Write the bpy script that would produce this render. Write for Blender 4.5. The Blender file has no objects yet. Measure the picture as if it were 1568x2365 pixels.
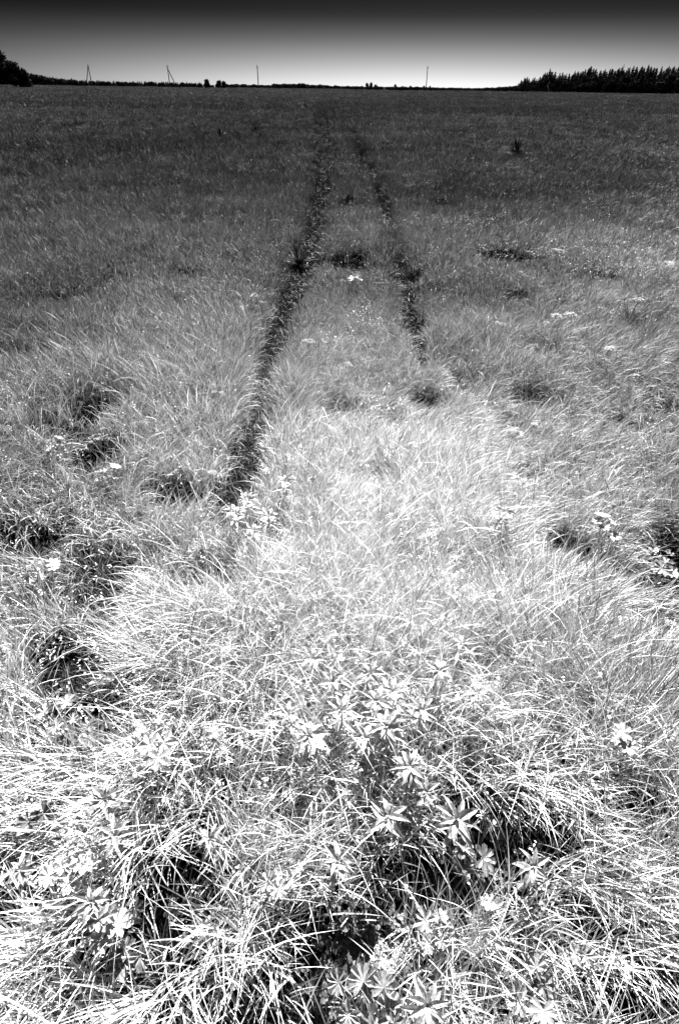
import bpy, math, random
import numpy as np
from mathutils import Vector, Matrix, Euler
R = math.radians
random.seed(7)
rng = np.random.default_rng(11)
scn = bpy.context.scene
C = scn.collection

# ------------------------------------------------------------------ camera
EYE = 1.70
PITCH = R(36.65); ROLL = R(0.72)
F = 1314.0; CX, CY = 784.0, 1182.5          # photograph measured at 1568 x 2365
cam_d = bpy.data.cameras.new('camera'); cam = bpy.data.objects.new('camera', cam_d); C.objects.link(cam)
cam_d.sensor_fit = 'VERTICAL'; cam_d.sensor_height = 36; cam_d.sensor_width = 24; cam_d.lens = 20
cam_d.clip_start = 0.02; cam_d.clip_end = 9000
cam.matrix_world = Matrix.Translation((0, 0, EYE)) @ Euler((math.pi/2 - PITCH, 0, 0)).to_matrix().to_4x4() @ Matrix.Rotation(ROLL, 4, 'Z')
scn.camera = cam
CM = cam.matrix_world.to_3x3()

def ray(u, v):
    return (CM @ Vector(((u-CX)/F, -(v-CY)/F, -1))).normalized()
def at_dist(u, v, d):
    r = ray(u, v); k = d/math.hypot(r.x, r.y)
    return Vector((r.x*k, r.y*k, EYE + r.z*k))
def on_ground(u, v, z=0.0):
    r = ray(u, v); k = (z-EYE)/r.z
    return Vector((r.x*k, r.y*k, z))

# ------------------------------------------------------------------ sky, sun, exposure
SUN_EL, SUN_AZ = R(38), R(10)               # azimuth measured from +Y towards +X
w = bpy.data.worlds.new('World'); scn.world = w; w.use_nodes = True
nt = w.node_tree; N = nt.nodes; L = nt.links
for n in list(N): N.remove(n)
out = N.new('ShaderNodeOutputWorld'); bg = N.new('ShaderNodeBackground'); bg.inputs['Strength'].default_value = 0.10
sky = N.new('ShaderNodeTexSky'); sky.sky_type = 'NISHITA'; sky.sun_disc = False
sky.sun_elevation = SUN_EL; sky.sun_rotation = SUN_AZ; sky.air_density = 1.0; sky.dust_density = 1.2; sky.ozone_density = 1.0
sep = N.new('ShaderNodeSeparateColor'); L.new(sky.outputs[0], sep.inputs[0])   # a deep red filter on monochrome film: only the red channel
geo = N.new('ShaderNodeTexCoord'); sx = N.new('ShaderNodeSeparateXYZ'); L.new(geo.outputs['Generated'], sx.inputs[0])
ramp = N.new('ShaderNodeFloatCurve')
mr = N.new('ShaderNodeMapRange'); mr.inputs['From Min'].default_value = -0.02; mr.inputs['From Max'].default_value = 0.18
L.new(sx.outputs['Z'], mr.inputs['Value']); L.new(mr.outputs[0], ramp.inputs['Value'])
cv = ramp.mapping.curves[0]
pts = SKYPTS = [(0.0, 0.115), (0.10, 0.108), (0.14, 0.088), (0.20, 0.060), (0.32, 0.026), (0.45, 0.007), (0.56, 0.0022), (1.0, 0.008)]
cv.points[0].location = pts[0]; cv.points[1].location = pts[-1]
for p in pts[1:-1]: cv.points.new(*p)
ramp.mapping.update()
dotn = N.new('ShaderNodeVectorMath'); dotn.operation = 'DOT_PRODUCT'; L.new(geo.outputs['Generated'], dotn.inputs[0])
dotn.inputs[1].default_value = (math.sin(R(8)), math.cos(R(8)), 0)
az = N.new('ShaderNodeMapRange'); az.inputs['From Min'].default_value = 0.72; az.inputs['From Max'].default_value = 1.0
az.inputs['To Min'].default_value = 0.32; az.inputs['To Max'].default_value = 1.0; L.new(dotn.outputs['Value'], az.inputs['Value'])
m1 = N.new('ShaderNodeMath'); m1.operation = 'MULTIPLY'; L.new(sep.outputs[0], m1.inputs[0]); L.new(ramp.outputs[0], m1.inputs[1])
m2 = N.new('ShaderNodeMath'); m2.operation = 'MULTIPLY'; L.new(m1.outputs[0], m2.inputs[0]); L.new(az.outputs[0], m2.inputs[1])
m3 = N.new('ShaderNodeMath'); m3.operation = 'MULTIPLY'; m3.inputs[1].default_value = 1.0; L.new(m2.outputs[0], m3.inputs[0])
L.new(m3.outputs[0], bg.inputs['Color']); L.new(bg.outputs[0], out.inputs[0])

sd = bpy.data.lights.new('sun', 'SUN'); sd.energy = 5.0; sd.angle = R(0.5); sd.color = (1, 1, 1)
so = bpy.data.objects.new('sun', sd); C.objects.link(so)
sdir = Vector((math.sin(SUN_AZ)*math.cos(SUN_EL), math.cos(SUN_AZ)*math.cos(SUN_EL), math.sin(SUN_EL)))
so.rotation_euler = sdir.to_track_quat('Z', 'Y').to_euler(); so.location = sdir*50
scn.view_settings.view_transform = 'Standard'; scn.view_settings.look = 'None'
scn.view_settings.exposure = 2.95; scn.view_settings.gamma = 1.0

# ------------------------------------------------------------------ helpers
TAB = rng.random((256, 256))
def vnoise(x, y, s=0):
    x = np.asarray(x, float)+s*17.31; y = np.asarray(y, float)+s*41.7
    xi = np.floor(x).astype(int); yi = np.floor(y).astype(int); fx = x-xi; fy = y-yi
    fx = fx*fx*(3-2*fx); fy = fy*fy*(3-2*fy)
    a = TAB[xi & 255, yi & 255]; b = TAB[(xi+1) & 255, yi & 255]; c = TAB[xi & 255, (yi+1) & 255]; d = TAB[(xi+1) & 255, (yi+1) & 255]
    return (a*(1-fx)+b*fx)*(1-fy)+(c*(1-fx)+d*fx)*fy
def smooth(a, b, x):
    t = np.clip((x-a)/(b-a), 0, 1); return t*t*(3-2*t)

def G(u, v):
    p = on_ground(u, v); return (p.x, p.y)
RUT_L = [G(*p) for p in [(520,1190),(560,1080),(592,940),(618,830),(645,740),(688,640),(718,560),(738,470),(748,370),(746,300),(755,235)]]
RUT_R = [G(*p) for p in [(1020,1080),(990,940),(960,760),(940,690),(930,640),(905,540),(885,470),(870,430),(840,370),(815,300)]]
# places where the sward opens onto dark soil: (u, v, half-width px, half-height px, strength)
GAPS = [(230,945,45,26,1),(215,1050,40,30,1),(150,1000,40,18,.8),(400,1150,50,26,.8),(1165,592,50,10,1),(805,465,14,7,1),(955,745,28,18,.9),
 (240,1665,85,52,1),(120,1240,45,26,.6),(1060,1360,38,30,1),(1290,1285,50,34,.9),(1150,1930,105,62,1),(1020,2020,80,60,.9),(430,2060,50,85,1),
 (790,2200,90,60,1),(1455,1355,70,25,.5),(1335,2130,40,34,.9),(1420,2300,100,40,.9),(960,2020,50,40,.7),(1490,1450,60,30,.7),
 (185,1540,70,60,.8),(500,1350,50,30,.8),(30,2130,50,50,.7),(560,1225,40,22,.7),(110,2050,60,60,.6),(1440,1860,60,30,.6),(350,2230,50,40,.6),
 (1550,1290,26,20,.5),(60,820,60,22,.4),(150,690,30,10,.4),(940,640,30,14,.9),(810,610,30,14,.8),(1190,690,22,10,.5),(770,960,40,14,.5),
 (985,930,36,14,.6),(1210,930,40,18,.5),(350,870,26,10,.3),(30,1240,30,24,.35),(860,1130,30,22,.4),(930,1350,30,26,.4),(1120,1580,50,30,.6),
 (640,1270,30,24,.5),(700,1890,40,36,.4),(560,1850,30,30,.4),(680,1600,40,22,.3),(330,1600,40,30,.5),(1390,640,24,6,.35),(1430,980,30,14,.35),
 (1200,1110,28,18,.4),(1500,740,20,8,.4),(1020,470,30,8,.5),(560,500,20,5,.3),(430,640,30,8,.3),(300,560,24,6,.3),(1300,440,30,6,.5),(900,2090,50,30,.6)]
GW = []
for (u, v, a, b, s) in GAPS:
    c = on_ground(u, v); e = on_ground(u+a, v); f0 = on_ground(u, v-b); f1 = on_ground(u, v+b)
    GW.append((c.x, c.y, abs(e.x-c.x), max(abs(f0.y-f1.y)/2, 0.03), s))

def poly_dist(x, y, poly):
    d = np.full(x.shape, 1e9)
    for (ax, ay), (bx, by) in zip(poly[:-1], poly[1:]):
        dx, dy = bx-ax, by-ay; t = np.clip(((x-ax)*dx+(y-ay)*dy)/(dx*dx+dy*dy), 0, 1)
        d = np.minimum(d, np.hypot(x-ax-t*dx, y-ay-t*dy))
    return d
def openness(x, y):
    """0 = full sward, 1 = bare"""
    wob = (0.35+.9*vnoise(x*2.3, y*1.1, 3)+.45*vnoise(x*7, y*5, 6))*(.60+.30*smooth(3, 9, y)+1.5*smooth(9, 40, y))
    o = 1.0*np.exp(-(poly_dist(x, y, RUT_L)/(0.15*wob))**2)*(0.55+0.6*vnoise(x*.3, y*1.0, 8))
    o = np.maximum(o, np.exp(-(poly_dist(x, y, RUT_R)/(0.095*wob))**2)*smooth(.3, .62, vnoise(x*.2, y*.8, 9)))
    for (cx, cy, a, b, s) in GW:
        dd = ((x-cx)/a/1.3)**2+((y-cy)/b/1.2)**2
        dd = dd*(0.6+0.8*vnoise(x*9/(1+a), y*9/(1+b), 5))
        o = np.maximum(o, s*np.exp(-dd*dd*0.7))
    q = smooth(.70-.12*smooth(3.2, 1.6, y), .92-.14*smooth(3.2, 1.6, y), vnoise(x*1.7, y*1.3, 21)*.65+vnoise(x*4.1, y*3.3, 22)*.35)*.8
    q = q*(1-.75*smooth(3.2, 5.5, y))*(1-np.exp(-((x-.2)/1.0)**2-((y-2.3)/1.0)**2))
    o = np.maximum(o, q)
    return np.clip(o, 0, 1)
def far_z(x, y):
    r = np.hypot(x, y)
    return 1.45*smooth(40, 340, r) - 16*smooth(420, 2500, r)
def ground_z(x, y, op=None):
    x = np.asarray(x, float); y = np.asarray(y, float); r = np.hypot(x, y)
    z = 0.05*(vnoise(x*1.3, y*1.3, 1)-.5)+0.14*(vnoise(x*.22, y*.22, 2)-.5)*smooth(2, 9, r)+0.5*(vnoise(x*.03, y*.03, 4)-.5)*smooth(20, 90, r)
    if op is None: op = openness(x, y)
    return z - 0.10*op*(r < 60) + far_z(x, y)
def gz(x, y): return float(ground_z(np.array([x]), np.array([y]))[0])

def newmat(name, col, rough=.7, spec=.2, trans=0.0, tone=False, noise=None):
    m = bpy.data.materials.new(name); m.use_nodes = True; n = m.node_tree.nodes; l = m.node_tree.links
    b = n['Principled BSDF']; b.inputs['Roughness'].default_value = rough; b.inputs['Specular IOR Level'].default_value = spec
    src = None
    if tone:
        a = n.new('ShaderNodeAttribute'); a.attribute_name = 'tone'
        cb = n.new('ShaderNodeCombineColor')
        for i in range(3): l.new(a.outputs['Fac'], cb.inputs[i])
        src = cb.outputs[0]
        if name == 'leaf':                                    # mottled, veined leaf surface
            g = n.new('ShaderNodeNewGeometry'); nz = n.new('ShaderNodeTexNoise'); nz.inputs['Scale'].default_value = 90; nz.inputs['Detail'].default_value = 5; l.new(g.outputs['Position'], nz.inputs['Vector'])
            mp = n.new('ShaderNodeMapRange'); mp.inputs['From Min'].default_value = .3; mp.inputs['From Max'].default_value = .7; mp.inputs['To Min'].default_value = .45; mp.inputs['To Max'].default_value = 1.25; l.new(nz.outputs['Fac'], mp.inputs['Value'])
            mm = n.new('ShaderNodeMath'); mm.operation = 'MULTIPLY'; l.new(a.outputs['Fac'], mm.inputs[0]); l.new(mp.outputs[0], mm.inputs[1])
            for i in range(3): l.new(mm.outputs[0], cb.inputs[i])
            bp = n.new('ShaderNodeBump'); bp.inputs['Strength'].default_value = .5; bp.inputs['Distance'].default_value = .003; l.new(nz.outputs['Fac'], bp.inputs['Height']); l.new(bp.outputs[0], b.inputs['Normal'])
    elif noise:
        tc = n.new('ShaderNodeTexCoord'); nz = n.new('ShaderNodeTexNoise'); nz.inputs['Scale'].default_value = noise; nz.inputs['Detail'].default_value = 8
        l.new(tc.outputs['Object'], nz.inputs['Vector'])
        mp = n.new('ShaderNodeMapRange'); mp.inputs['From Min'].default_value = .3; mp.inputs['From Max'].default_value = .7
        mp.inputs['To Min'].default_value = col*.5; mp.inputs['To Max'].default_value = col*1.5; l.new(nz.outputs['Fac'], mp.inputs['Value'])
        cb = n.new('ShaderNodeCombineColor')
        for i in range(3): l.new(mp.outputs[0], cb.inputs[i])
        src = cb.outputs[0]
    if src is not None: l.new(src, b.inputs['Base Color'])
    else: b.inputs['Base Color'].default_value = (col, col, col, 1)
    if trans > 0:
        t = n.new('ShaderNodeBsdfTranslucent'); mx = n.new('ShaderNodeMixShader'); mx.inputs[0].default_value = trans
        if src is not None: l.new(src, t.inputs[0])
        else: t.inputs[0].default_value = (col, col, col, 1)
        l.new(b.outputs[0], mx.inputs[1]); l.new(t.outputs[0], mx.inputs[2]); l.new(mx.outputs[0], n['Material Output'].inputs[0])
    return m
M_grass = newmat('grass_blades', .4, .55, .25, .16, tone=True)
M_leaf = newmat('leaf', .6, .5, .3, .25, tone=True)
M_stem = newmat('stem', .30, .7, .2, noise=30)
M_soil = newmat('soil', .008, .95, .05, noise=9)
M_spruce = newmat('spruce_needles', .022, .9, .03, tone=True)
M_bark = newmat('bark', .035, .95, .05, noise=6)
M_wood = newmat('weathered_pole_wood', .06, .9, .05, noise=20)
M_glass = newmat('insulator_ceramic', .15, .3, .5, noise=30)
M_white = newmat('white_paint', .75, .6, .2, noise=10)
M_petal = newmat('white_petals', .8, .6, .2, .25, tone=True)
M_plaster = newmat('grey_render', .09, .9, .1, noise=2)

def mesh_np(name, V, quads, tris, tone, mat):
    me = bpy.data.meshes.new(name)
    nq, ntri = len(quads), len(tris)
    me.vertices.add(len(V)); me.vertices.foreach_set('co', V.astype(np.float32).ravel())
    me.loops.add(nq*4+ntri*3)
    idx = np.concatenate([quads.ravel(), tris.ravel()]).astype(np.int32)
    me.loops.foreach_set('vertex_index', idx)
    me.polygons.add(nq+ntri)
    me.polygons.foreach_set('loop_start', np.concatenate([np.arange(nq)*4, nq*4+np.arange(ntri)*3]).astype(np.int32))
    if tone is not None:
        a = me.attributes.new('tone', 'FLOAT', 'POINT'); a.data.foreach_set('value', tone.astype(np.float32))
    me.update(calc_edges=True); me.materials.append(mat)
    return me
def link(name, me, parent=None):
    o = bpy.data.objects.new(name, me); C.objects.link(o)
    if parent: o.parent = parent
    return o
def tag(o, label=None, cat=None, group=None, kind=None):
    if label: o['label'] = label
    if cat: o['category'] = cat
    if group: o['group'] = group
    if kind: o['kind'] = kind
    return o
def empty(name, loc, rz=0, sc=1.0):
    o = bpy.data.objects.new(name, None); o.empty_display_size = .1; C.objects.link(o)
    o.location = loc; o.rotation_euler = (0, 0, rz); o.scale = (sc, sc, sc); return o
class MB:
    def __init__(s): s.v = []; s.f = []; s.t = []
    def add(s, vs, fs, tone=.5):
        k = len(s.v); s.v += [tuple(p) for p in vs]; s.f += [tuple(i+k for i in f) for f in fs]; s.t += [tone]*len(vs)
    def tube(s, pts, rad, n=6, tone=.5):
        pts = [Vector(p) for p in pts]; vs = []
        for i, p in enumerate(pts):
            d = (pts[min(i+1, len(pts)-1)]-pts[max(i-1, 0)]).normalized()
            a = d.orthogonal().normalized(); b = d.cross(a); r = rad[i] if isinstance(rad, (list, tuple)) else rad
            vs += [p+a*r*math.cos(2*math.pi*k/n)+b*r*math.sin(2*math.pi*k/n) for k in range(n)]
        fs = [(i*n+k, i*n+(k+1) % n, (i+1)*n+(k+1) % n, (i+1)*n+k) for i in range(len(pts)-1) for k in range(n)]
        fs += [tuple(range(n))[::-1], tuple((len(pts)-1)*n+k for k in range(n))]
        s.add(vs, fs, tone)
    def mesh(s, name, mat):
        me = bpy.data.meshes.new(name); me.from_pydata(s.v, [], s.f)
        a = me.attributes.new('tone', 'FLOAT', 'POINT'); a.data.foreach_set('value', s.t)
        me.materials.append(mat); me.update(); return me

# ------------------------------------------------------------------ ground
def build_ground():
    ys = np.concatenate([[-60, -30, -12, -5, -2.5], np.linspace(-1.2, 8, 190), 8*(500)**(np.linspace(0, 1, 330)[1:])])
    s = np.linspace(-1, 1, 420); s = np.sign(s)*np.abs(s)**1.15
    Y, S = np.meshgrid(ys, s, indexing='ij'); X = S*(np.abs(Y)*1.35+3.6)
    Z = ground_z(X, Y)
    V = np.stack([X, Y, Z], -1).reshape(-1, 3); nr, nc = X.shape
    i = np.arange(nr*nc).reshape(nr, nc)
    q = np.stack([i[:-1, :-1], i[:-1, 1:], i[1:, 1:], i[1:, :-1]], -1).reshape(-1, 4)
    m = newmat('meadow_soil', .02, 1.0, .0)
    n = m.node_tree.nodes; l = m.node_tree.links
    g = n.new('ShaderNodeNewGeometry')
    sp = n.new('ShaderNodeVectorMath'); sp.operation = 'LENGTH'; l.new(g.outputs['Position'], sp.inputs[0])
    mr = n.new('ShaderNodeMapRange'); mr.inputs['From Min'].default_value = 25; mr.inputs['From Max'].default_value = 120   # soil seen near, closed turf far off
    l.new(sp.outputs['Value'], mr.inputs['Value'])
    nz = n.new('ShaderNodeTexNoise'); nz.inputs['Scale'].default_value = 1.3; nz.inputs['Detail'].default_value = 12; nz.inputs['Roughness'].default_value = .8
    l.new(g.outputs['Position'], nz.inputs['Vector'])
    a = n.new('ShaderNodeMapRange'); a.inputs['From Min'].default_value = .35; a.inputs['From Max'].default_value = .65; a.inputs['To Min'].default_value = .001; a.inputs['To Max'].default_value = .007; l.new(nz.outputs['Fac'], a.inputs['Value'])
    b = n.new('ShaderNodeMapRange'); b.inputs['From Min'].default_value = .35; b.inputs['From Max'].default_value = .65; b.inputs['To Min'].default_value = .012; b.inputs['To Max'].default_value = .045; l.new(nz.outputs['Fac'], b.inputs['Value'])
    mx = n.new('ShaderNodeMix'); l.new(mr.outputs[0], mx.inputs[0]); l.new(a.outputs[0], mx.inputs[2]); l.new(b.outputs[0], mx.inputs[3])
    cb = n.new('ShaderNodeCombineColor')
    for k in range(3): l.new(mx.outputs[0], cb.inputs[k])
    l.new(cb.outputs[0], n['Principled BSDF'].inputs['Base Color'])
    bp = n.new('ShaderNodeBump'); bp.inputs['Strength'].default_value = .6; bp.inputs['Distance'].default_value = .05; l.new(nz.outputs['Fac'], bp.inputs['Height']); l.new(bp.outputs[0], n['Principled BSDF'].inputs['Normal'])
    o = link('field', mesh_np('field', V, q, np.zeros((0, 3), int), None, m)); tag(o, kind='structure')
build_ground()

# ------------------------------------------------------------------ thin cloud added out of view, shaped to shade the far field
def build_added_cloud():
    hgt = 120.0
    sh = np.array([sdir.x, sdir.y])*hgt/sdir.z
    rot = R(38)                                              # its edge crosses the meadow obliquely
    a = np.concatenate([np.linspace(CL0, 16, 40), 16*(38)**(np.linspace(0, 1, 60)[1:])])
    b = np.linspace(-1, 1, 120); b = np.sign(b)*np.abs(b)**2*620
    A, B = np.meshgrid(a, b, indexing='ij')
    gx = B*math.cos(rot)-A*math.sin(rot)*-1*-1; gy = A*math.cos(rot)+B*math.sin(rot)
    t = np.interp(A, *CLT)*(.8+.4*vnoise(B*.12, A*.15, 91))
    t[0] = .004; t[:, 0] = .004; t[:, -1] = .004; t[-1] = .004
    zc = hgt+1.5*(vnoise(A*.02, B*.02, 92)-.5)
    X = gx+sh[0]; Y = gy+sh[1]
    top = np.stack([X, Y, zc+t/2], -1).reshape(-1, 3); bot = np.stack([X, Y, zc-t/2], -1).reshape(-1, 3)
    nr, nc = A.shape; i = np.arange(nr*nc).reshape(nr, nc)
    q = np.stack([i[:-1, :-1], i[:-1, 1:], i[1:, 1:], i[1:, :-1]], -1).reshape(-1, 4)
    qb = q[:, ::-1]+nr*nc
    e = np.concatenate([i[0, :], i[1:, -1], i[-1, -2::-1], i[-2:0:-1, 0]]); e2 = np.roll(e, -1)
    side = np.stack([e2, e, e+nr*nc, e2+nr*nc], -1)
    m = bpy.data.materials.new('added_cloud_vapour'); m.use_nodes = True; n = m.node_tree.nodes; l = m.node_tree.links
    n.remove(n['Principled BSDF']); v = n.new('ShaderNodeVolumePrincipled'); v.inputs['Density'].default_value = .3
    v.inputs['Color'].default_value = (.95, .95, .95, 1); v.inputs['Anisotropy'].default_value = .6
    l.new(v.outputs[0], n['Material Output'].inputs['Volume'])
    o = link('added_shade_cloud', mesh_np('added_shade_cloud', np.concatenate([top, bot]), np.concatenate([q, qb, side]), np.zeros((0, 3), int), None, m)); tag(o, kind='structure')
CL0 = 1.5
CLT = ([1.5, 3, 5, 8, 12, 20, 40, 620], [.004, .3, 1.3, 2.6, 3.5, 4.2, 4.5, 4.5])
build_added_cloud()

# ------------------------------------------------------------------ grass
def blades(P, Ln, W, th0, kap, phi, tau, tone, S):
    n = len(P); t = np.linspace(0, 1, S+1)
    pts = [P]; p = P.copy()
    cph = np.cos(phi); sph = np.sin(phi)
    tang = []
    for k in range(S):
        th = th0+kap*(t[k]+t[k+1])/2*1.0
        d = np.stack([np.sin(th)*cph, np.sin(th)*sph, np.cos(th)], -1); tang.append(d)
        p = p+d*(Ln/S)[:, None]; pts.append(p)
    tang.append(tang[-1])
    perp = np.stack([-sph, cph, np.zeros(n)], -1)
    V = np.zeros((n, 2*S+1, 3))
    for k in range(S):
        nn = np.cross(perp, tang[k]); wd = perp*np.cos(tau)[:, None]+nn*np.sin(tau)[:, None]
        prof = (0.75, 1.0, .92, .7, .45)[k] if S == 5 else ((0.8, 1.0, .8, .5)[k] if S == 4 else ((.85, 1., .6)[k] if S == 3 else (1., .7)[k]))
        V[:, 2*k] = pts[k]-wd*(W*prof/2)[:, None]; V[:, 2*k+1] = pts[k]+wd*(W*prof/2)[:, None]
    V[:, 2*S] = pts[S]
    V[:, :, 2] = np.maximum(V[:, :, 2], P[:, None, 2]+.004)
    b = np.arange(n)[:, None]*(2*S+1)
    q = np.concatenate([np.stack([b[:, 0]+2*k, b[:, 0]+2*k+1, b[:, 0]+2*k+3, b[:, 0]+2*k+2], -1) for k in range(S-1)]) if S > 1 else np.zeros((0, 4), int)
    tr = np.stack([b[:, 0]+2*(S-1), b[:, 0]+2*(S-1)+1, b[:, 0]+2*S], -1)
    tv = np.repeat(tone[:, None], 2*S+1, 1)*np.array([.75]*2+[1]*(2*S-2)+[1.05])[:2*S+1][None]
    return V.reshape(-1, 3), q, tr, tv.ravel()

def sample_xy(n, r0, r1, power, margin=1.6):
    """points in the view wedge between depths r0 and r1, density ~ y**-power"""
    y = np.linspace(r0, r1, 2000); half = (1.02+.80*np.maximum(y, 0))*0.62+margin
    pdf = half*np.maximum(y+1.0, 1.0)**(-power); cdf = np.cumsum(pdf); cdf /= cdf[-1]
    yy = np.interp(rng.random(n), cdf, y); hh = (1.02+.80*np.maximum(yy, 0))*0.62+margin
    return (rng.random(n)*2-1)*hh, yy

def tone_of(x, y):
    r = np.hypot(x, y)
    pale = .21*np.exp(-(r/8)**1.2)                        # light falloff painted into the tone: paler near the camera, darker farther off
    base = .10+pale+.36*np.exp(-((x-.3)/1.15)**2-((y-2.1)/1.35)**2)  # last term paints a soft glow into the mid-foreground grass
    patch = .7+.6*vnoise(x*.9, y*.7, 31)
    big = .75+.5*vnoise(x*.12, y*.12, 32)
    tr = np.minimum(poly_dist(x, y, RUT_L), poly_dist(x, y, RUT_R)+.05)     # shade of the wheel tracks painted into the grass tone
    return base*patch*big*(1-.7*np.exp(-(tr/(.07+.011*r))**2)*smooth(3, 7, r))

def build_grass(name, nt_, per, r0, r1, power, S, Lm, Wm, label, loose=.3, rad=.07, half=None):
    tx, ty = sample_xy(nt_, r0, r1, power)
    if half: tx = .2+rng.normal(0, half*.6, nt_)
    op = openness(tx, ty)
    keep = rng.random(nt_) > op**1.0*1.02
    tx, ty, op = tx[keep], ty[keep], op[keep]
    m = len(tx)
    tr_ = np.hypot(tx, ty)
    rr = rad*np.maximum(1, (tr_/7))**.8*(.6+.8*rng.random(m))
    ti = np.repeat(np.arange(m), per); n = len(ti)
    a = rng.random(n)*2*math.pi; q = np.sqrt(rng.random(n)); y0 = ty[ti]
    isl = rng.random(n) < loose
    q = np.where(isl, q*np.interp(y0, [3, 12], [4.5, 2.0]), q)
    x = tx[ti]+np.cos(a)*q*rr[ti]; y = ty[ti]+np.sin(a)*q*rr[ti]
    o2 = openness(x, y); k2 = rng.random(n) > np.where(y < 2.6, np.minimum(o2*1.35, .985), np.minimum(o2*1.1, .84))
    x, y, a, q, ti, o2, isl = x[k2], y[k2], a[k2], q[k2], ti[k2], o2[k2], isl[k2]; n = len(x)
    r = np.hypot(x, y)
    g = ground_z(x, y, o2)
    # direction field: swirls of laid grass
    fa = 2*math.pi*(vnoise(x*.55, y*.45, 41)*1.7)+1.2*vnoise(x*2.2, y*2.2, 42)
    lay = smooth(.42, .8, vnoise(x*.9, y*.8, 43))*.75+.25       # how strongly it is laid over
    lay = lay*np.interp(r, [0, 2.2, 4, 10], [1.0, .85, .38, .14])
    splay = np.where(isl, .25, .55)
    td = rng.normal(0, .30, (m, 2))[ti]
    vx = np.cos(a)*splay*q.clip(0, 1.2)+np.cos(fa)*lay*.9+td[:, 0]+rng.normal(0, .16, n)+.10
    vy = np.sin(a)*splay*q.clip(0, 1.2)+np.sin(fa)*lay*.9+td[:, 1]+rng.normal(0, .16, n)-.05
    edge = smooth(1.9, .7, y)                                  # the nearest grass is parted to both sides
    vx = vx+edge*.40*np.clip(x/.7, -1, 1); vy = vy-edge*.12
    phi = np.arctan2(vy, vx); mag = np.hypot(vx, vy)
    tt = rng.normal(1, .12, m)[ti]
    th0 = .10+.45*mag*rng.random(n)
    kap = .25+1.25*mag*(.5+rng.random(n))
    kap = np.minimum(kap, 2.3)
    hmap = .62+.75*vnoise(x*1.1, y*.9, 44)
    Ln = Lm*hmap*rng.normal(1, .27, n).clip(.35, 1.7)*tt*(1-.72*o2)
    W = Wm*rng.lognormal(0, .35, n).clip(.4, 2.4)*np.maximum(1, (r/5))**.62
    tau = rng.normal(0, .6, n)
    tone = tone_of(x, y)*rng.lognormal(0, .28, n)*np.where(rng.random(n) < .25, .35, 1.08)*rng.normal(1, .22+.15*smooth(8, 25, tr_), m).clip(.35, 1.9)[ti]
    dead = rng.random(n) < .08; tone = np.where(dead, tone*1.5, tone)
    tone = tone.clip(.02, .8)
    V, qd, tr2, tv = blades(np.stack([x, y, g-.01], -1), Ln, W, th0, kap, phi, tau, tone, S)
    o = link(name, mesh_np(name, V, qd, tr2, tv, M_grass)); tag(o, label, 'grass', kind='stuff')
    print(name, n, 'blades')
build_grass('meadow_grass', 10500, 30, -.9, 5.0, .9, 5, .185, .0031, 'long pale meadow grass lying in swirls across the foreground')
build_grass('meadow_grass', 6200, 34, 1.2, 6.0, 2.0, 4, .15, .0024, 'fine dense grass with painted glow on the middle of the track', rad=.08, half=1.25)  # extra layer that thickens the painted glow patch
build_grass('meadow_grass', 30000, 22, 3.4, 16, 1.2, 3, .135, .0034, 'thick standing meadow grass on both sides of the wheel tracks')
build_grass('meadow_grass', 24000, 16, 15, 60, 1.55, 3, .16, .0045, 'dark meadow grass in the middle of the field')
build_grass('meadow_grass', 9000, 12, 58, 330, 1.7, 2, .26, .006, 'far grass reaching the edge of the field', rad=.09)

def track_grass():
    """short trodden grass and debris, toned dark as painted shade, in the wheel tracks and hollows"""
    x, y = sample_xy(1500000, .3, 40, 1.35, 0.2); o = openness(x, y); k = (rng.random(len(x)) < o*.9) & (o > .25); x, y, o = x[k][:170000], y[k][:170000], o[k][:170000]; n = len(x); r = np.hypot(x, y)
    V, qd, tr, tv = blades(np.stack([x, y, ground_z(x, y, o)-.005], -1), rng.uniform(.02, .085, n)*np.maximum(1, r/12)**.5, .0035*np.maximum(1, (r/5))**.6*rng.lognormal(0, .3, n),
        rng.uniform(.1, 1.1, n), rng.uniform(0, 1.2, n), rng.random(n)*6.28, rng.normal(0, .6, n), rng.uniform(.006, .04, n)*np.where(rng.random(n) < .05, 4, 1), 2)  # near-black blade tone stands for the shade in ruts and hollows
    o = link('trodden_shade_grass', mesh_np('trodden_shade_grass', V, qd, tr, tv, M_grass)); tag(o, 'short trodden grass darkened with painted shade in the wheel tracks and hollows', 'grass', kind='stuff'); print('track', n)
track_grass()

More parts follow.
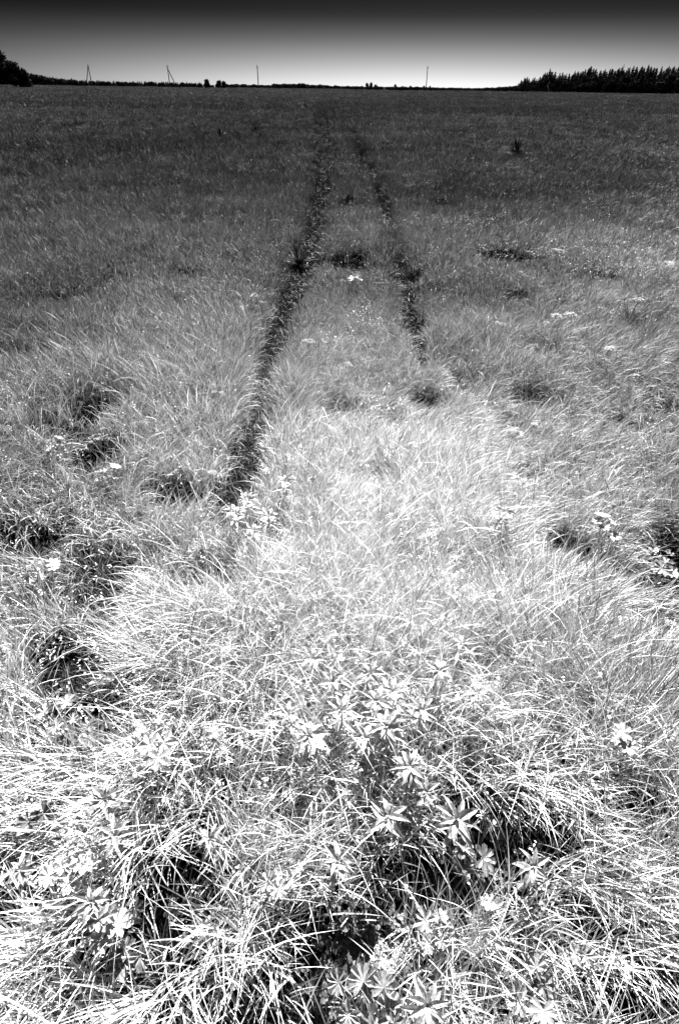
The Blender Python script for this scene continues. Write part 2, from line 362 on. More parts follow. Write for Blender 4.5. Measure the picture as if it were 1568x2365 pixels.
# ------------------------------------------------------------------ herb plants
def leaf_vf(length, width, segs=6, fold=.35, droop=.8, serr=.12, shape=.45):
    """a lanceolate leaf along +X with a sunken midrib"""
    vs = []; fs = []; ang = 0; x = z = 0
    for i in range(segs+1):
        t = i/segs
        wv = width*.5*(math.sin(math.pi*min(1, t**shape*.999+.0))**.9 if 0 < t < 1 else (.10 if t == 0 else 0.0))
        wv *= 1+(serr if i % 2 else -serr)
        vs += [(x, -wv*math.cos(fold), z+wv*math.sin(fold)), (x, 0, z), (x, wv*math.cos(fold), z+wv*math.sin(fold))]
        ang -= droop/segs*(.4+1.2*t)
        x += length/segs*math.cos(ang); z += length/segs*math.sin(ang)
    for i in range(segs):
        k = i*3
        fs += [(k, k+3, k+4, k+1), (k+1, k+4, k+5, k+2)]
    return [Vector(v) for v in vs], fs
def whorl_plant(name, loc, h, n, ll, label, cat='wild plant', group=None, tone=.30, droop=.9, tilt=.35, rnd=None):
    rnd = rnd or random
    t = tag(empty(name, loc, rnd.random()*6.28), label, cat, group)
    lean = (rnd.uniform(-.12, .12)*h, rnd.uniform(-.12, .12)*h)
    top = Vector((lean[0], lean[1], h))
    s = MB(); s.tube([(0, 0, -.03), (lean[0]*.3, lean[1]*.3, h*.5), top], [.0035, .003, .002], 6)
    link('stem', s.mesh('stem', M_stem), t)
    f = MB()
    for (k0, hh, sc, up) in ((n, 1.0, 1.0, tilt), (max(4, n-2), .8, 1.1, tilt-.35), (4, .97, .5, tilt+.75)):
        for i in range(k0):
            a = 2*math.pi*(i+rnd.uniform(-.22, .22))/k0+hh*9
            vs, fs = leaf_vf(ll*sc*rnd.uniform(.75, 1.12), ll*sc*rnd.uniform(.26, .42), 7, rnd.uniform(.3, .75), droop*rnd.uniform(.5, 1.3), .08, .62)
            Mx = Matrix.Rotation(a, 4, 'Z') @ Matrix.Rotation(-(up+rnd.uniform(-.2, .2)), 4, 'Y') @ Matrix.Rotation(rnd.uniform(-.35, .35), 4, 'X')
            b = Vector((lean[0]*hh, lean[1]*hh, h*hh))
            f.add([Mx @ (v+Vector((.003, 0, 0)))+b for v in vs], fs, tone*rnd.uniform(.8, 1.2))
    link('foliage', f.mesh('foliage', M_leaf), t)
    return t
def lobed_leaf(rad, lobes, cup=.25, depth=.38):
    vs = [Vector((0, 0, 0))]; fs = []; n = lobes*6
    a0 = R(200)/2*1.55
    for i in range(n+1):
        t = i/n; a = -a0+2*a0*t; ph = (t*lobes) % 1
        e = 1-depth*abs(2*ph-1)**2.2 + .035*(1 if i % 2 else -1)
        r = rad*e; vs.append(Vector((r*math.cos(a), r*math.sin(a), cup*r*(.4+.9*abs(2*ph-1)))))
        m = vs[-1]*.55; vs.append(Vector((m.x, m.y, m.z*.7)))
    for i in range(n):
        o1, m1_, o2, m2_ = 1+2*i, 2+2*i, 3+2*i, 4+2*i
        fs += [(m1_, o1, o2, m2_), (0, m1_, m2_)]
    return vs, fs
def lobed_plant(name, loc, spread, h, n, rad, label, tone=.3, lobes=7, cat='wild plant', depth=.38):
    t = tag(empty(name, loc), label, cat)
    s = MB(); f = MB()
    for i in range(n):
        a = 2*math.pi*(i+random.uniform(-.3, .3))/n; rr = spread*random.uniform(.35, 1); hh = h*random.uniform(.7, 1.15)
        b = Vector((rr*math.cos(a), rr*math.sin(a), hh))
        s.tube([(0, 0, -.02), (b.x*.5, b.y*.5, hh*.75), b], [.0028, .002, .0015], 5)
        vs, fs = lobed_leaf(rad*random.uniform(.7, 1.1), lobes, random.uniform(.1, .45), depth)
        Mx = Matrix.Rotation(a+random.uniform(-.6, .6), 4, 'Z') @ Matrix.Rotation(random.uniform(-.1, .45), 4, 'Y') @ Matrix.Rotation(random.uniform(-.3, .3), 4, 'X')
        f.add([Mx @ v+b for v in vs], fs, tone*random.uniform(.75, 1.3))
    link('stems', s.mesh('stems', M_stem), t); link('foliage', f.mesh('foliage', M_leaf), t)
    return t
def umbel(name, loc, h, heads, rad, label, group=None, tone=.32):
    t = tag(empty(name, loc, random.random()*6), label, 'wildflower', group)
    s = MB(); top = Vector((random.uniform(-.1, .1)*h, random.uniform(-.1, .1)*h, h*.8))
    s.tube([(0, 0, -.02), top*.5+Vector((.01, 0, 0)), top], [.003, .0025, .002], 5)
    for k in range(heads):
        a = 2*math.pi*k/max(1, heads)+random.uniform(-.4, .4); d = 0 if heads == 1 else rad*random.uniform(.9, 1.5)
        c = Vector((top.x+d*math.cos(a), top.y+d*math.sin(a), h*random.uniform(.93, 1.05)))
        s.tube([top, (top+c)/2, c-Vector((0, 0, rad*.2))], [.002, .0015, .001], 4)
        f = MB()
        for j in range(70):
            b = random.random()*6.28; q = math.sqrt(random.random())*rad
            p = c+Vector((q*math.cos(b), q*math.sin(b), rad*.35*(1-(q/rad)**2)+random.uniform(-.15, .15)*rad))
            e = rad*random.uniform(.10, .2); nrm = Vector((random.gauss(0, .4), random.gauss(0, .4), 1)).normalized(); ux = nrm.orthogonal().normalized(); uy = nrm.cross(ux)
            ring = [p+ux*e*math.cos(g)*(1 if i % 2 else .55)+uy*e*math.sin(g)*(1 if i % 2 else .55)+nrm*e*.2*(i % 2) for i, g in enumerate([math.pi/5*i for i in range(10)])]
            f.add([p]+ring, [(0, i+1, (i+1) % 10+1) for i in range(10)], tone*random.uniform(.85, 1.1))
        link('flower_head', f.mesh('flower_head', M_petal), t)
    link('stem', s.mesh('stem', M_stem), t)
    return t
def spot(u, v, h):
    """ground point below something seen at (u, v) h metres up"""
    p = on_ground(u, v, h); return Vector((p.x, p.y, gz(p.x, p.y)))

WH = [  # u, v, height, leaves, leaf length, label
 (945,1750,.27,9,.085,'star of pointed pale leaves standing just above the drooping-leaved shoot'),
 (1060,1835,.26,8,.10,'large shoot of long drooping pale leaves at the lower right of the central clump'),
 (882,1865,.24,6,.085,'five-pointed pale shoot lowest in the central clump'),
 (975,1822,.22,7,.07,'small spiky shoot between the two lowest stars of the central clump'),
 (905,1655,.29,9,.09,'bright many-leaved star at the right side of the central clump'),
 (862,1688,.27,8,.08,'bright shoot just below left of the clump\'s brightest star'),
 (735,1705,.27,9,.09,'bright star of leaves on the left edge of the central clump'),
 (930,1590,.28,8,.085,'pale shoot with broad leaves at the upper right of the central clump'),
 (850,1615,.29,9,.085,'white-looking shoot in the very middle of the central clump'),
 (800,1640,.28,8,.08,'white-looking shoot left of the middle of the central clump'),
 (1000,1545,.26,8,.075,'shoot pointing up and right behind the central clump'),
 (1087,1605,.25,8,.07,'neat small rosette standing apart right of the central clump'),
 (715,1500,.26,8,.08,'shoot far up left of the central clump amid bent grass'),
 (835,1545,.26,8,.08,'shoot at the back of the central clump in pale grass'),
 (760,1575,.26,7,.08,'shoot behind the left half of the central clump'),
 (690,1655,.25,7,.075,'leftmost low shoot behind the central clump'),
 (960,1640,.25,8,.08,'shoot wedged at the right rim of the central clump'),
 (575,1130,.25,9,.09,'topmost shoot in the second clump at the end of the left wheel track'),
 (525,1150,.25,8,.09,'left shoot in the second clump at the end of the left wheel track'),
 (620,1175,.24,8,.09,'right shoot in the second clump at the end of the left wheel track'),
 (540,1190,.24,8,.085,'lower left shoot in the second clump by the left wheel track'),
 (650,1110,.24,8,.08,'far right shoot in the second clump by the left wheel track'),
 (585,1215,.22,7,.08,'lowest shoot in the second clump by the left wheel track'),
 (235,1840,.24,7,.09,'upright pale shoot with tall pointed leaves in the left foreground'),
 (495,1945,.22,6,.07,'small bright star alone in the grass left of centre foreground'),
 (255,1940,.22,7,.075,'small pale shoot beside the fluffy white flower head'),
 (15,1995,.22,7,.08,'pale shoot cut by the left edge of the picture'),
 (205,2065,.22,7,.08,'bright shoot with short broad leaves in the lower left grass'),
 (1000,2305,.24,7,.10,'big bright shoot at the bottom edge right of centre'),
 (765,2000,.22,7,.085,'shoot with notched leaves at the centre of the lower foreground'),
 (1150,1185,.24,9,.09,'tall tufted shoot glowing in the grass right of centre'),
 (1060,1480,.24,7,.07,'shoot in tangled grass above the small neat rosette'),
 (1240,1975,.20,6,.07,'small pale shoot tangled in grass right of the dark hollow'),
]
for (u, v, h, n, ll, lab) in WH:
    h *= .85; ll *= .55 if v > 1980 else .68; whorl_plant('leafy_shoot', spot(u, v, h), h, n, ll, lab, tone=.24 if v > 1720 else .32, group='whorled leafy shoots in the grass')
LB = [  # u, v, h, spread, n, leaf radius, tone, label
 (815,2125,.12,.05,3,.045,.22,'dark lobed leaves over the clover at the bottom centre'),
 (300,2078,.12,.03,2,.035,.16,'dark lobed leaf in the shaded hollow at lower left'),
 (1140,1850,.15,.02,2,.035,.24,'grey lobed leaf beside the large drooping shoot'),
 (1098,1950,.14,.045,3,.042,.26,'grey lobed leaves above the black hollow right of centre'),
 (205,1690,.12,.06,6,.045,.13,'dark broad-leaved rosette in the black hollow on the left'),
 (365,1735,.18,.04,4,.05,.6,'pale deeply cut leaf plant right of the left hollow'),
 (130,1660,.16,.05,5,.035,.5,'crinkled pale leaf clump on the left rim of the hollow'),
 (95,1885,.13,.04,3,.045,.2,'dull grey lobed leaf at the far left above the fluffy flower head'),
 (1145,2065,.15,.015,2,.028,.6,'round pale leaf standing in the grass right of centre'),
 (1345,2185,.14,.02,2,.03,.6,'round pale leaf in the lower right grass'),
 (840,2300,.15,.06,5,.042,.5,'large bright lobed leaves at the bottom edge centre'),
 (890,2330,.12,.05,5,.038,.28,'grey lobed leaves at the bottom edge beside the bright shoot'),
 (300,2190,.14,.04,3,.045,.4,'mid grey leaf plant in laid grass at bottom left'),
 (245,2130,.16,.03,4,.04,.65,'bright curled leaf plant in the lower left grass'),
 (1450,1700,.18,.04,4,.04,.6,'pale leafy tuft in the grass on the right side'),
 (1250,2270,.14,.05,4,.04,.5,'crumpled pale leaves at the lower right'),
 (590,690,.15,.05,5,.05,.45,'leafy herb on the left shoulder of the left wheel track'),
 (215,975,.14,.05,5,.04,.5,'pale leafy herb rising out of the upper left dark hollow'),
 (165,2010,.16,.05,5,.035,1.0,'pale crumpled leaves just below right of the fluffy white flower head'),
 (345,1700,.16,.05,5,.035,.8,'pale lobed leaves on the right rim of the left hollow'),
 (640,2040,.13,.04,4,.035,.8,'pale lobed leaves in the middle of the lower foreground'),
 (1010,2150,.12,.04,5,.03,.6,'small grey leaves on the right rim of the clover hollow'),
 (120,1010,.12,.05,5,.035,.5,'pale leafy herb left of the upper left dark hollow'),
 (250,1085,.13,.05,5,.04,.6,'bright leafy herb on the lower rim of the upper left dark hollow'),
 (90,1300,.14,.06,6,.04,.55,'leafy pale herb near the left edge halfway down'),
 (480,1700,.16,.05,6,.04,.6,'pale leaf clump beside the broad cluster of white flowers'),
 (1400,1205,.16,.06,6,.04,.6,'pale toothed-leaf herb on the right side halfway down'),
 (1545,1290,.14,.05,5,.045,.4,'grey leafy herb at the right edge halfway down'),
 (1070,1620,.14,.05,5,.035,.35,'grey leaves under the neat small rosette'),
 (820,640,.16,.06,5,.06,.5,'broad-leaved herb in the grass strip between the wheel tracks'),
]
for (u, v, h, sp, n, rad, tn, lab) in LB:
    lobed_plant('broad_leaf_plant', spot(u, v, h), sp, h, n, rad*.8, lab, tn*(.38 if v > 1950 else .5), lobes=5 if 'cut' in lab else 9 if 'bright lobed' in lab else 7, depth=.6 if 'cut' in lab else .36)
UM = [
 (130,1938,.24,1,.05,'fluffy round white flower head in the left foreground'),
 (495,1715,.24,5,.035,'broad cluster of white flowers left of the central clump'),
 (1297,715,.36,2,.09,'pair of large fuzzy white umbels in the right middle ground'),
 (1478,684,.36,1,.07,'single flat white umbel near the right edge'),
 (1415,806,.34,1,.07,'bright white umbel right of the fuzzy pair'),
 (1267,744,.32,1,.04,'small white umbel just below the fuzzy pair'),
 (1155,747,.32,2,.04,'small paired white flower heads left of the fuzzy pair'),
 (805,838,.3,2,.035,'white flower between the wheel tracks'),
 (710,790,.28,3,.045,'white flower cluster on the edge of the left wheel track'),
 (1240,968,.28,2,.035,'right-hand white flower head above the bright grass right of centre'),
 (1190,985,.28,3,.035,'left-hand white flower cluster above the bright grass right of centre'),
 (1548,600,.36,1,.08,'white umbel cut close to the right edge'),
 (1290,578,.36,2,.07,'pale umbel high in the right middle ground'),
 (1200,1030,.26,2,.03,'small white blossom below the right-hand pair of flowers'),
 (480,1075,.28,1,.04,'white flower head left of the dark wheel track end'),
 (870,1740,.22,3,.025,'tiny white blossoms under the central clump'),
 (1540,1430,.24,1,.035,'white blossom near the right edge among laid grass'),
 (1290,1400,.24,1,.025,'small white blossom below the dark gap on the right'),
 (905,2210,.16,5,.03,'crowded white blossoms on the rim of the clover hollow'),
 (500,895,.28,2,.03,'pale flower in the grass left of the wheel track'),
 (615,1370,.25,2,.03,'small white flower in bent grass left of centre'),
]
for (u, v, h, n, rad, lab) in UM:
    h *= .7; umbel('white_flower', spot(u, v, h), h, n, rad*.6, lab, group='white wildflowers')

# dark dock and thistle clumps farther out
def spiky(name, loc, h, n, label, tone=.03):
    t = tag(empty(name, loc), label, 'weed'); f = MB()
    for i in range(n):
        a = random.random()*6.28; vs, fs = leaf_vf(h*random.uniform(.7, 1.2), h*.16, 5, .4, random.uniform(-.1, .9), .25, .5)
        Mx = Matrix.Rotation(a, 4, 'Z') @ Matrix.Rotation(-random.uniform(.5, 1.45), 4, 'Y')
        f.add([Mx @ v for v in vs], fs, tone*random.uniform(.7, 1.4))
    s = MB(); s.tube([(0, 0, -.03), (0, 0, h*.5), (.02, 0, h)], [.006, .005, .003], 5, .05)
    link('foliage', f.mesh('foliage', M_leaf), t); link('stem', s.mesh('stem', M_bark), t)
for (u, v, h, lab) in [(1190,368,.55,'dark spiky thistle clump standing in the far right field'),(690,600,.28,'dark spiky weed on the bank of the left wheel track'),
    (1452,745,.22,'dark curled weed in the right middle ground'),(1175,596,.2,'black low weed in the dark gap on the right'),(510,318,.5,'small dark weed left of the track in the far field'),
    (590,308,.5,'small dark weed nearest the track in the far field'),(705,252,.7,'tiny dark weed far along the field near the track')]:
    p = on_ground(u, v, 0); spiky('thistle', Vector((p.x, p.y, gz(p.x, p.y))), h, 26, lab)

# ground-cover herbs (uncountable): clover and small pale leaves through the sward
def cover(name, pts, size, tone, label, h=(.04, .1), leaves=3):
    f = MB()
    for (x, y) in pts:
        z = gz(x, y)+random.uniform(*h); a0 = random.random()*6.28; s = size*random.uniform(.6, 1.3); tn = tone*random.uniform(.7, 1.3)
        tl = Matrix.Rotation(random.uniform(-.5, .5), 3, 'X') @ Matrix.Rotation(random.uniform(-.5, .5), 3, 'Y')
        for k in range(leaves):
            a = a0+k*2*math.pi/leaves; vs = []
            c = Vector((math.cos(a), math.sin(a), .1))*s*.62
            for j in range(8):
                g = j*math.pi/4; p = c+Vector((math.cos(a)*math.cos(g)*.5-math.sin(a)*math.sin(g)*.48, math.sin(a)*math.cos(g)*.5+math.cos(a)*math.sin(g)*.48, .12*abs(math.sin(g))))*s
                vs.append(tl @ p+Vector((x, y, z)))
            f.add(vs, [tuple(range(8))], tn)
    o = link(name, f.mesh(name, M_leaf)); tag(o, label, 'ground cover', kind='stuff')
cpts = []
for i in range(420):
    u, v = random.gauss(835, 55), random.gauss(2175, 55); p = on_ground(u, v, .06); cpts.append((p.x, p.y))
for (cu, cv_, s1, s2, k) in [(1130,1930,60,50,120),(240,1650,70,35,160),(430,2060,30,50,60),(1300,2290,60,30,80),(30,1960,30,40,60),(1500,1250,40,40,120),(1230,2110,40,40,40)]:
    for i in range(k):
        p = on_ground(random.gauss(cu, s1), random.gauss(cv_, s2), .06); cpts.append((p.x, p.y))
cover('clover', cpts, .011, .10, 'clover leaves carpeting the dark hollows in the foreground')
# pale leafy herbs mixed in the mid-distance sward, in drifts
hx, hy = sample_xy(26000, 1.0, 45, 1.1)
kk = smooth(.62, .8, vnoise(hx*.8, hy*.45, 61)*.6+vnoise(hx*3, hy*2, 62)*.4)
sel = rng.random(len(hx)) < kk*(.25+.75*smooth(2.2, 5, hy)); hx, hy = hx[sel], hy[sel]
n = len(hx); rr_ = np.hypot(hx, hy)
def disc_cloud(name, x, y, z, size, tone, mat, label, cat):
    n = len(x); k = 6; a = np.linspace(0, 2*math.pi, k, endpoint=False)
    nz_ = rng.normal(0, .55, (n, 3)); nz_[:, 2] = 1; nz_ /= np.linalg.norm(nz_, axis=1)[:, None]
    ux = np.cross(nz_, rng.normal(0, 1, (n, 3))); ux /= np.linalg.norm(ux, axis=1)[:, None]; uy = np.cross(nz_, ux)
    P = np.stack([x, y, z], -1)
    V = P[:, None]+(np.cos(a)[None, :, None]*ux[:, None]*1.0+np.sin(a)[None, :, None]*uy[:, None]*.5)*size[:, None, None]
    V = V+nz_[:, None]*(np.abs(np.sin(a))[None, :, None]*size[:, None, None]*.2)
    b = np.arange(n)*k
    q = np.concatenate([np.stack([b, b+1, b+2, b+3], -1), np.stack([b, b+3, b+4, b+5], -1)])
    o = link(name, mesh_np(name, V.reshape(-1, 3), q, np.zeros((0, 3), int), np.repeat(tone, k), mat)); tag(o, label, cat, kind='stuff')
rep = 16; ix = np.repeat(np.arange(n), rep)
sc_ = np.maximum(1, rr_/8)**.6
x = hx[ix]+rng.normal(0, .035, n*rep)*sc_[ix]; y = hy[ix]+rng.normal(0, .035, n*rep)*sc_[ix]
hz_ = (.11+.08*rng.random(n))[ix]+rng.normal(0, .02, n*rep)
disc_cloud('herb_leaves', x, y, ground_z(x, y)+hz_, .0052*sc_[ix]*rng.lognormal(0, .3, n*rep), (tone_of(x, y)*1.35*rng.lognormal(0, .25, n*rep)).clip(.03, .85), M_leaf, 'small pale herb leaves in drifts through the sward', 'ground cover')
# seed heads: bright specks carried above the sward
sx_, sy_ = sample_xy(9000, .6, 60, 1.3)
k_ = rng.random(9000) < (.25+.75*smooth(.4, .7, vnoise(sx_*.5, sy_*.3, 71))); sx_, sy_ = sx_[k_], sy_[k_]; n = len(sx_); r_ = np.hypot(sx_, sy_)
g_ = ground_z(sx_, sy_); hh_ = (.19+.12*rng.random(n))
ph_ = rng.random(n)*6.28
Ps = np.stack([sx_, sy_, g_], -1); th_ = .1+.25*rng.random(n)
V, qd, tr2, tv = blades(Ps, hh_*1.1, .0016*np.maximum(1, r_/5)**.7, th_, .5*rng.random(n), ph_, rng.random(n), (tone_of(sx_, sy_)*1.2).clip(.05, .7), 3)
o = link('seed_stalks', mesh_np('seed_stalks', V, qd, tr2, tv, M_grass)); tag(o, 'thin seed stalks standing through the meadow grass', 'grass', kind='stuff')
tips = V.reshape(n, -1, 3)[:, -1]
rep = 5; ix = np.repeat(np.arange(n), rep); j = rng.normal(0, 1, (n*rep, 3))*np.array([.004, .004, .014])*(np.maximum(1, r_/6)**.6)[ix][:, None]
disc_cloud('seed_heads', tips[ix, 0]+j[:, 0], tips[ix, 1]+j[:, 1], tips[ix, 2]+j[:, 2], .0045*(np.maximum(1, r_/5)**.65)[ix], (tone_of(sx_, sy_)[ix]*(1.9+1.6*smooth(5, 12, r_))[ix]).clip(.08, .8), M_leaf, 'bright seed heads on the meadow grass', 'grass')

# ------------------------------------------------------------------ trees
def spruce_meshes(seed, tiers=22, width=.30, ragged=.3):
    rd = random.Random(seed); f = MB()
    for i in range(tiers):
        t = .03+.95*i/tiers; rad = width*(1-t)**.85*.5*(1+rd.uniform(-ragged, ragged))+.012
        nb = int(7+9*(1-t))
        for k in range(nb):
            a = 2*math.pi*(k+rd.random())/nb; rr = rad*rd.uniform(.65, 1.15); z = t+rd.uniform(-.015, .015)
            d = Vector((math.cos(a), math.sin(a), 0)); p = Vector((-d.y, d.x, 0)); wv = rr*rd.uniform(.22, .4)+.006; dz = rr*rd.uniform(.25, .6)
            b = Vector((0, 0, z+.02)); m = d*rr*.6+Vector((0, 0, z-dz*.35)); e = d*rr+Vector((0, 0, z-dz*.6+.01))
            f.add([b, m-p*wv, e, m+p*wv, m-Vector((0, 0, wv*1.1))], [(0, 1, 2), (0, 2, 3), (1, 4, 2), (4, 3, 2)], .022*rd.uniform(.5, 1.9))
    f.add([(.006, 0, .95), (-.006, .004, .95), (0, -.006, .95), (0, 0, 1.02)], [(0, 1, 3), (1, 2, 3), (2, 0, 3)], .02)
    s = MB(); s.tube([(0, 0, -.05), (0, 0, .5), (0, 0, .97)], [.014, .009, .002], 6)
    return f.mesh('crown', M_spruce), s.mesh('trunk', M_bark)
def round_meshes(seed, wx=.55, low=.12, top=1.0, cnt=900, lobes=9, leaf=.05):
    """crown of leaf clumps, unit height"""
    rd = random.Random(seed); f = MB(); L_ = []
    for i in range(lobes):
        a = rd.random()*6.28; t = rd.random(); q = wx*.5*.62*math.sqrt(rd.random())*(1-.55*t)
        L_.append((Vector((q*math.cos(a), q*math.sin(a), low+.2+(top-low-.36)*t)), wx*.5*rd.uniform(.38, .62)))
    for i in range(cnt):
        c, r0 = rd.choice(L_); d = Vector((rd.gauss(0, 1), rd.gauss(0, 1), rd.gauss(0, 1))).normalized()
        p = c+d*r0*rd.uniform(.55, 1.05); e = leaf*rd.uniform(.6, 1.5)
        nn = (d+Vector((rd.gauss(0, .6), rd.gauss(0, .6), rd.gauss(0, .6)))).normalized(); ux = nn.orthogonal().normalized(); uy = nn.cross(ux)
        f.add([p-ux*e, p-uy*e*.7, p+ux*e, p+uy*e*.7], [(0, 1, 2, 3)], .024*rd.uniform(.5, 1.8))
    s = MB(); s.tube([(0, 0, -.05), (.01, 0, .3), (0, .01, .7)], [.022, .016, .006], 6)
    for (c, r0) in L_[:5]: s.tube([(0, 0, c.z*.5), c*.8+Vector((0, 0, c.z*.1)), c], [.01, .006, .003], 5)
    return f.mesh('crown', M_spruce), s.mesh('trunk', M_bark)
SP = [spruce_meshes(100+i, 20+i, .26+.035*(i % 4), .25+.05*(i % 3)) for i in range(7)]
RD = [round_meshes(200+i, .62+.1*(i % 3)) for i in range(6)]
BUSH = [round_meshes(300+i, 1.15, -.15, 1.0, 1300, 15, .085) for i in range(4)]
BIG = [round_meshes(400+i, .62, .05, 1.0, 6500, 24, .03) for i in range(2)]
def tree(name, meshes, base, h, wsc, label, group=None):
    t = tag(empty(name, base, random.random()*6.28), label, 'tree', group)
    t.scale = (h*wsc, h*wsc, h)
    link('crown', meshes[0], t); link('trunk', meshes[1], t); return t
def tree_at(name, meshes, u, vtop, d, wsc, label, group=None, hmin=1.5):
    tp = at_dist(u, vtop, d); zb = float(far_z(np.array([tp.x]), np.array([tp.y]))[0])+.25*(gz(tp.x, tp.y)-float(far_z(np.array([tp.x]), np.array([tp.y]))[0]))-.3
    # the crown's top appears at (u, vtop); the base goes straight down in the world
    return tree(name, meshes, (tp.x, tp.y, zb), max(hmin, tp.z-zb), wsc, label, group)
def prof(P, u):
    return float(np.interp(u, [p[0] for p in P], [p[1] for p in P]))
# right wood: skyline of tops
PR = [(1130,204.5),(1160,203),(1178,201),(1190,197),(1205,184),(1215,178),(1240,180),(1255,172),(1268,160),(1290,168),(1310,167),(1330,168),(1352,158),(1368,156),(1385,160),(1400,157),(1420,154),(1440,158),(1480,155),(1500,153),(1520,157),(1540,156),(1568,150),(1640,140),(1720,128)]
k = 0
for row, (d0, cnt, off) in enumerate([(300, 95, 0), (312, 80, -1), (288, 52, 13)]):
    for i in range(cnt):
        u = 1186+(1735-1186)*((i+random.random()*.9)/cnt); 
        if row == 2: u = max(u, 1195)
        v = prof(PR, u)+off+random.choice([0, 1, 3, 5, 8, -3])+random.uniform(-2, 2)
        v = min(v, 203)
        if u < 1196: continue
        if row == 2 and random.random() < .6:
            tree_at('broadleaf_tree', random.choice(RD), u, v+random.uniform(0, 10), d0+random.uniform(-6, 6), 1.0, 'dark broad crown along the front edge of the right-hand wood', 'broadleaf trees along the edge of the right-hand wood')
        else:
            tree_at('spruce', random.choice(SP), u, v, d0+random.uniform(-7, 7), random.uniform(1.4, 2.3), 'dark pointed spruce in the wood on the right horizon', 'spruces of the right-hand wood')
for i in range(16):
    u = 1197+4.2*i; tree_at('spruce', SP[i % 7], u, prof(PR, u)+(0, 4, 2, 7)[i % 4], 296+(i*5) % 9, 2.1, 'dark pointed spruce in the wood on the right horizon', 'spruces of the right-hand wood')
# bushes closing the wood's foot
for i in range(46):
    u = 1135+(1730-1135)*(i+random.random())/46; tree_at('edge_bush', random.choice(BUSH), u, min(202.5 if u > 1165 else 204.5, prof(PR, u)+float(np.interp(u, [1185, 1205, 1225], [0, 16, 33]))+random.uniform(-2, 3)), 281+random.uniform(-3, 3), 1.0, 'low dark bush at the foot of the right-hand wood', 'bushes at the foot of the right-hand wood')
# left: two big near trees, then a jagged low wood fading to the right
tree_at('big_tree', BIG[0], -38, 88, 240, 1.5, 'tallest dark tree at the far left edge of the picture')
tree_at('big_tree', BIG[1], 22, 134, 240, 1.3, 'rounded dark tree right of the tallest tree at the left edge')
tree_at('edge_bush', BUSH[0], 50, 160, 240, .9, 'dark bush sloping down beside the rounded tree at far left')
PL = [(-60,165),(40,166),(60,169),(80,172),(100,175),(130,179),(150,182),(180,184),(200,185),(260,187),(330,188),(400,189),(470,191),(520,195)]
for i in range(130):
    u = -20+(470+20)*(i+random.random())/130
    v = prof(PL, u)+random.choice([0, 0, 1, 2, -2])+random.uniform(-1.2, 1.2)
    tree_at('spruce', random.choice(SP), u, v, 430+random.uniform(-12, 12), random.uniform(2.6, 4.4), 'small dark conifer in the low wood along the left horizon', 'conifers of the low left-hand wood')
for i in range(46):
    u = -20+(545+20)*(i+random.random())/46
    tree_at('edge_bush', random.choice(BUSH), u, prof(PL, u)+random.uniform(1.5, 3.5), 415+random.uniform(-5, 5), 1.5, 'low dark bush at the foot of the left-hand wood', 'bushes at the foot of the left-hand wood')
for (u, v, lab) in [(478,182,'round dark tree, leftmost of the three at the end of the left wood'),(506,184.5,'round dark tree, middle of the three at the end of the left wood'),(516,188,'round dark tree, lowest and rightmost of the three at the end of the left wood')]:
    tree_at('round_tree', BUSH[int(u) % 4], u, v, 330, .85, lab)
# far horizon between: low scrub and single crowns
PC = [(520,194.5),(590,196),(620,197),(640,194.5),(680,194),(720,195.5),(760,198),(800,199),(830,199.5),(860,200),(900,201.5),(950,201),(990,202),(1020,204),(1060,206),(1070,206.8),(1080,206.3),(1100,204),(1140,203),(1185,200)]
for i in range(150):
    u = 515+(1190-515)*(i+random.random())/150
    v = prof(PC, u)+random.uniform(-.8, 1.2)
    tree_at('edge_bush', random.choice(BUSH), u, v, 400+random.uniform(-15, 15), 1.5*random.uniform(.8, 1.6), 'tiny dark treetop in the low distant line along the middle horizon', 'distant trees along the middle horizon')
for (u, v, lab) in [(848,192.5,'small upright crown left of the pair on the middle horizon'),(857,192,'taller crown of the pair just left of the tiny tower'),(913,196,'square-topped crown left of the right-hand pole'),
    (930,198,'broad low crown between the square-topped crown and the right-hand pole'),(948,198.5,'small crown close to the left of the right-hand pole'),(979,199,'rounded crown touching the left of the right-hand pole'),(993,199.5,'rounded crown just right of the right-hand pole'),(1045,204,'isolated tiny crown right of the right-hand pole')]:
    tree_at('distant_tree', BUSH[int(u) % 4], u, v, 395, .7, lab)

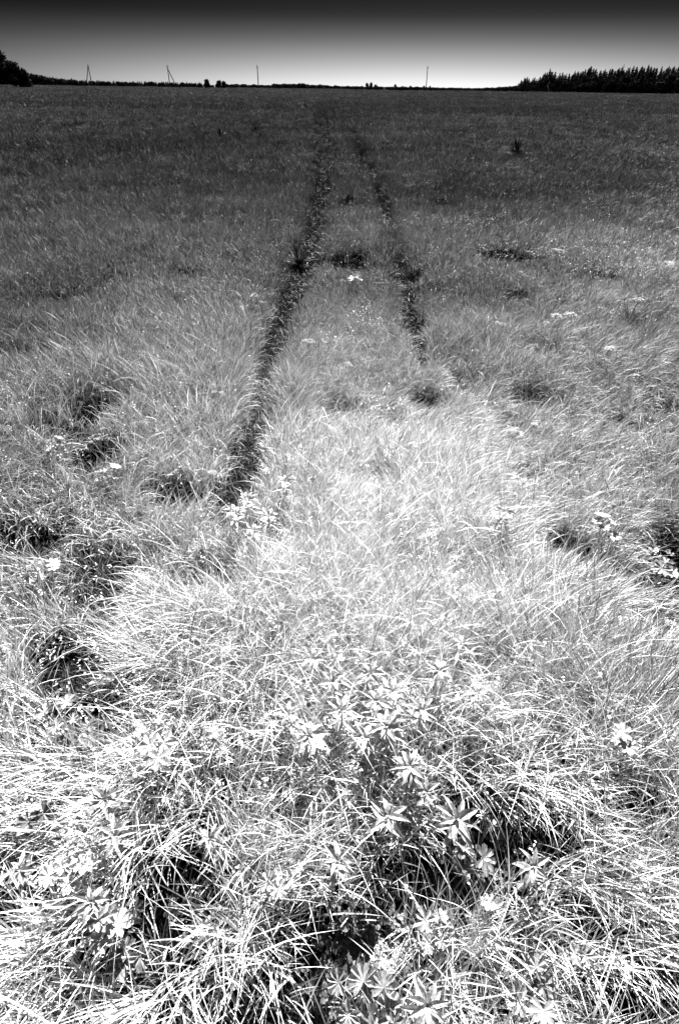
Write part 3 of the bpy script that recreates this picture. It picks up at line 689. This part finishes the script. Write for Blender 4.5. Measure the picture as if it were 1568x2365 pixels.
# ------------------------------------------------------------------ poles, mast, tower, marker
def pole(u0, v0, d, label, strut=None, extra=None):
    tp = at_dist(u0, v0, d); zb = float(ground_z(np.array([tp.x]), np.array([tp.y]))[0])-.3
    H = tp.z-zb; t = tag(empty('utility_pole', (tp.x, tp.y, zb)), label, 'utility pole')
    s = MB(); s.tube([(0, 0, 0), (.03, 0, H*.5), (0, 0, H)], [.19, .16, .12], 10); link('pole', s.mesh('pole', M_wood), t)
    for q, (dx, dz) in enumerate([(0, .05), (-.35, -.6), (.35, -.6)]):
        m = MB()
        if q: m.tube([(dx*.3, 0, H+dz-.12), (dx, 0, H+dz-.12), (dx, 0, H+dz)], [.03, .03, .03], 6)
        m.tube([(dx, 0, H+dz), (dx, 0, H+dz+.1), (dx, 0, H+dz+.2), (dx, 0, H+dz+.26)], [.06, .09, .07, .03], 8); link('insulator', m.mesh('insulator', M_glass), t)
    if strut:
        b = at_dist(strut[0], strut[1], d); m = MB(); top = Vector((0, 0, H*(strut[2])))
        m.tube([(b.x-tp.x, b.y-tp.y, b.z-zb), top*.5+Vector((b.x-tp.x, b.y-tp.y, b.z-zb))*.5, top], [.17, .15, .12], 10); link('strut', m.mesh('strut', M_wood), t)
    return t
pole(203.5, 149, 300, 'braced wooden utility pole shaped like a narrow A, leftmost of the poles', (201.0, 190, .95))
pole(386.5, 150.5, 290, 'wooden utility pole with a long slanting strut on its right side', (404, 192, .86))
pole(594, 151, 270, 'plain straight utility pole left of the middle of the horizon')
pole(987.5, 153, 300, 'thin straight utility pole right of the middle of the horizon')
tp = at_dist(867.5, 194.8, 500); zb = gz(tp.x, tp.y)-.5
t = tag(empty('tower', (tp.x, tp.y, zb)), 'tiny dark tower standing on the middle horizon', 'tower'); H = tp.z-zb
m = MB(); m.tube([(0, 0, 0), (0, 0, H*.6)], [.7, .7], 12); link('shaft', m.mesh('shaft', M_plaster), t)
m = MB(); m.tube([(0, 0, H*.6), (0, 0, H*.65), (0, 0, H*.95), (0, 0, H)], [.7, .95, .95, .5], 12); link('tank', m.mesh('tank', M_plaster), t)
tp = at_dist(1441, 148, 300); zb = gz(tp.x, tp.y)-.3; H = tp.z-zb
t = tag(empty('mast', (tp.x, tp.y, zb)), 'thin mast poking above the spruces of the right-hand wood', 'mast')
m = MB(); m.tube([(0, 0, 0), (0, 0, H)], [.16, .09], 8); link('shaft', m.mesh('shaft', M_wood), t)
m = MB(); m.tube([(-.4, 0, H-.8), (.4, 0, H-.8)], [.05, .05], 6); link('crossbar', m.mesh('crossbar', M_wood), t)
b = at_dist(1267.5, 208, 220); tp = at_dist(1264.5, 198.5, 220)
t = tag(empty('marker_stake', b), 'short white leaning stake in front of the right-hand wood', 'stake')
m = MB(); dv = Vector((tp.x-b.x, tp.y-b.y, tp.z-b.z)); m.tube([Vector((0, 0, -.4)), dv*.5, dv], [.05, .05, .045], 8); link('stake', m.mesh('stake', M_white), t)
m = MB(); m.tube([dv*.6, dv*.8+Vector((-.16, 0, .05)), dv+Vector((-.28, 0, .2))], [.05, .05, .02], 6); link('tip', m.mesh('tip', M_white), t)

print('objects', len(bpy.data.objects))
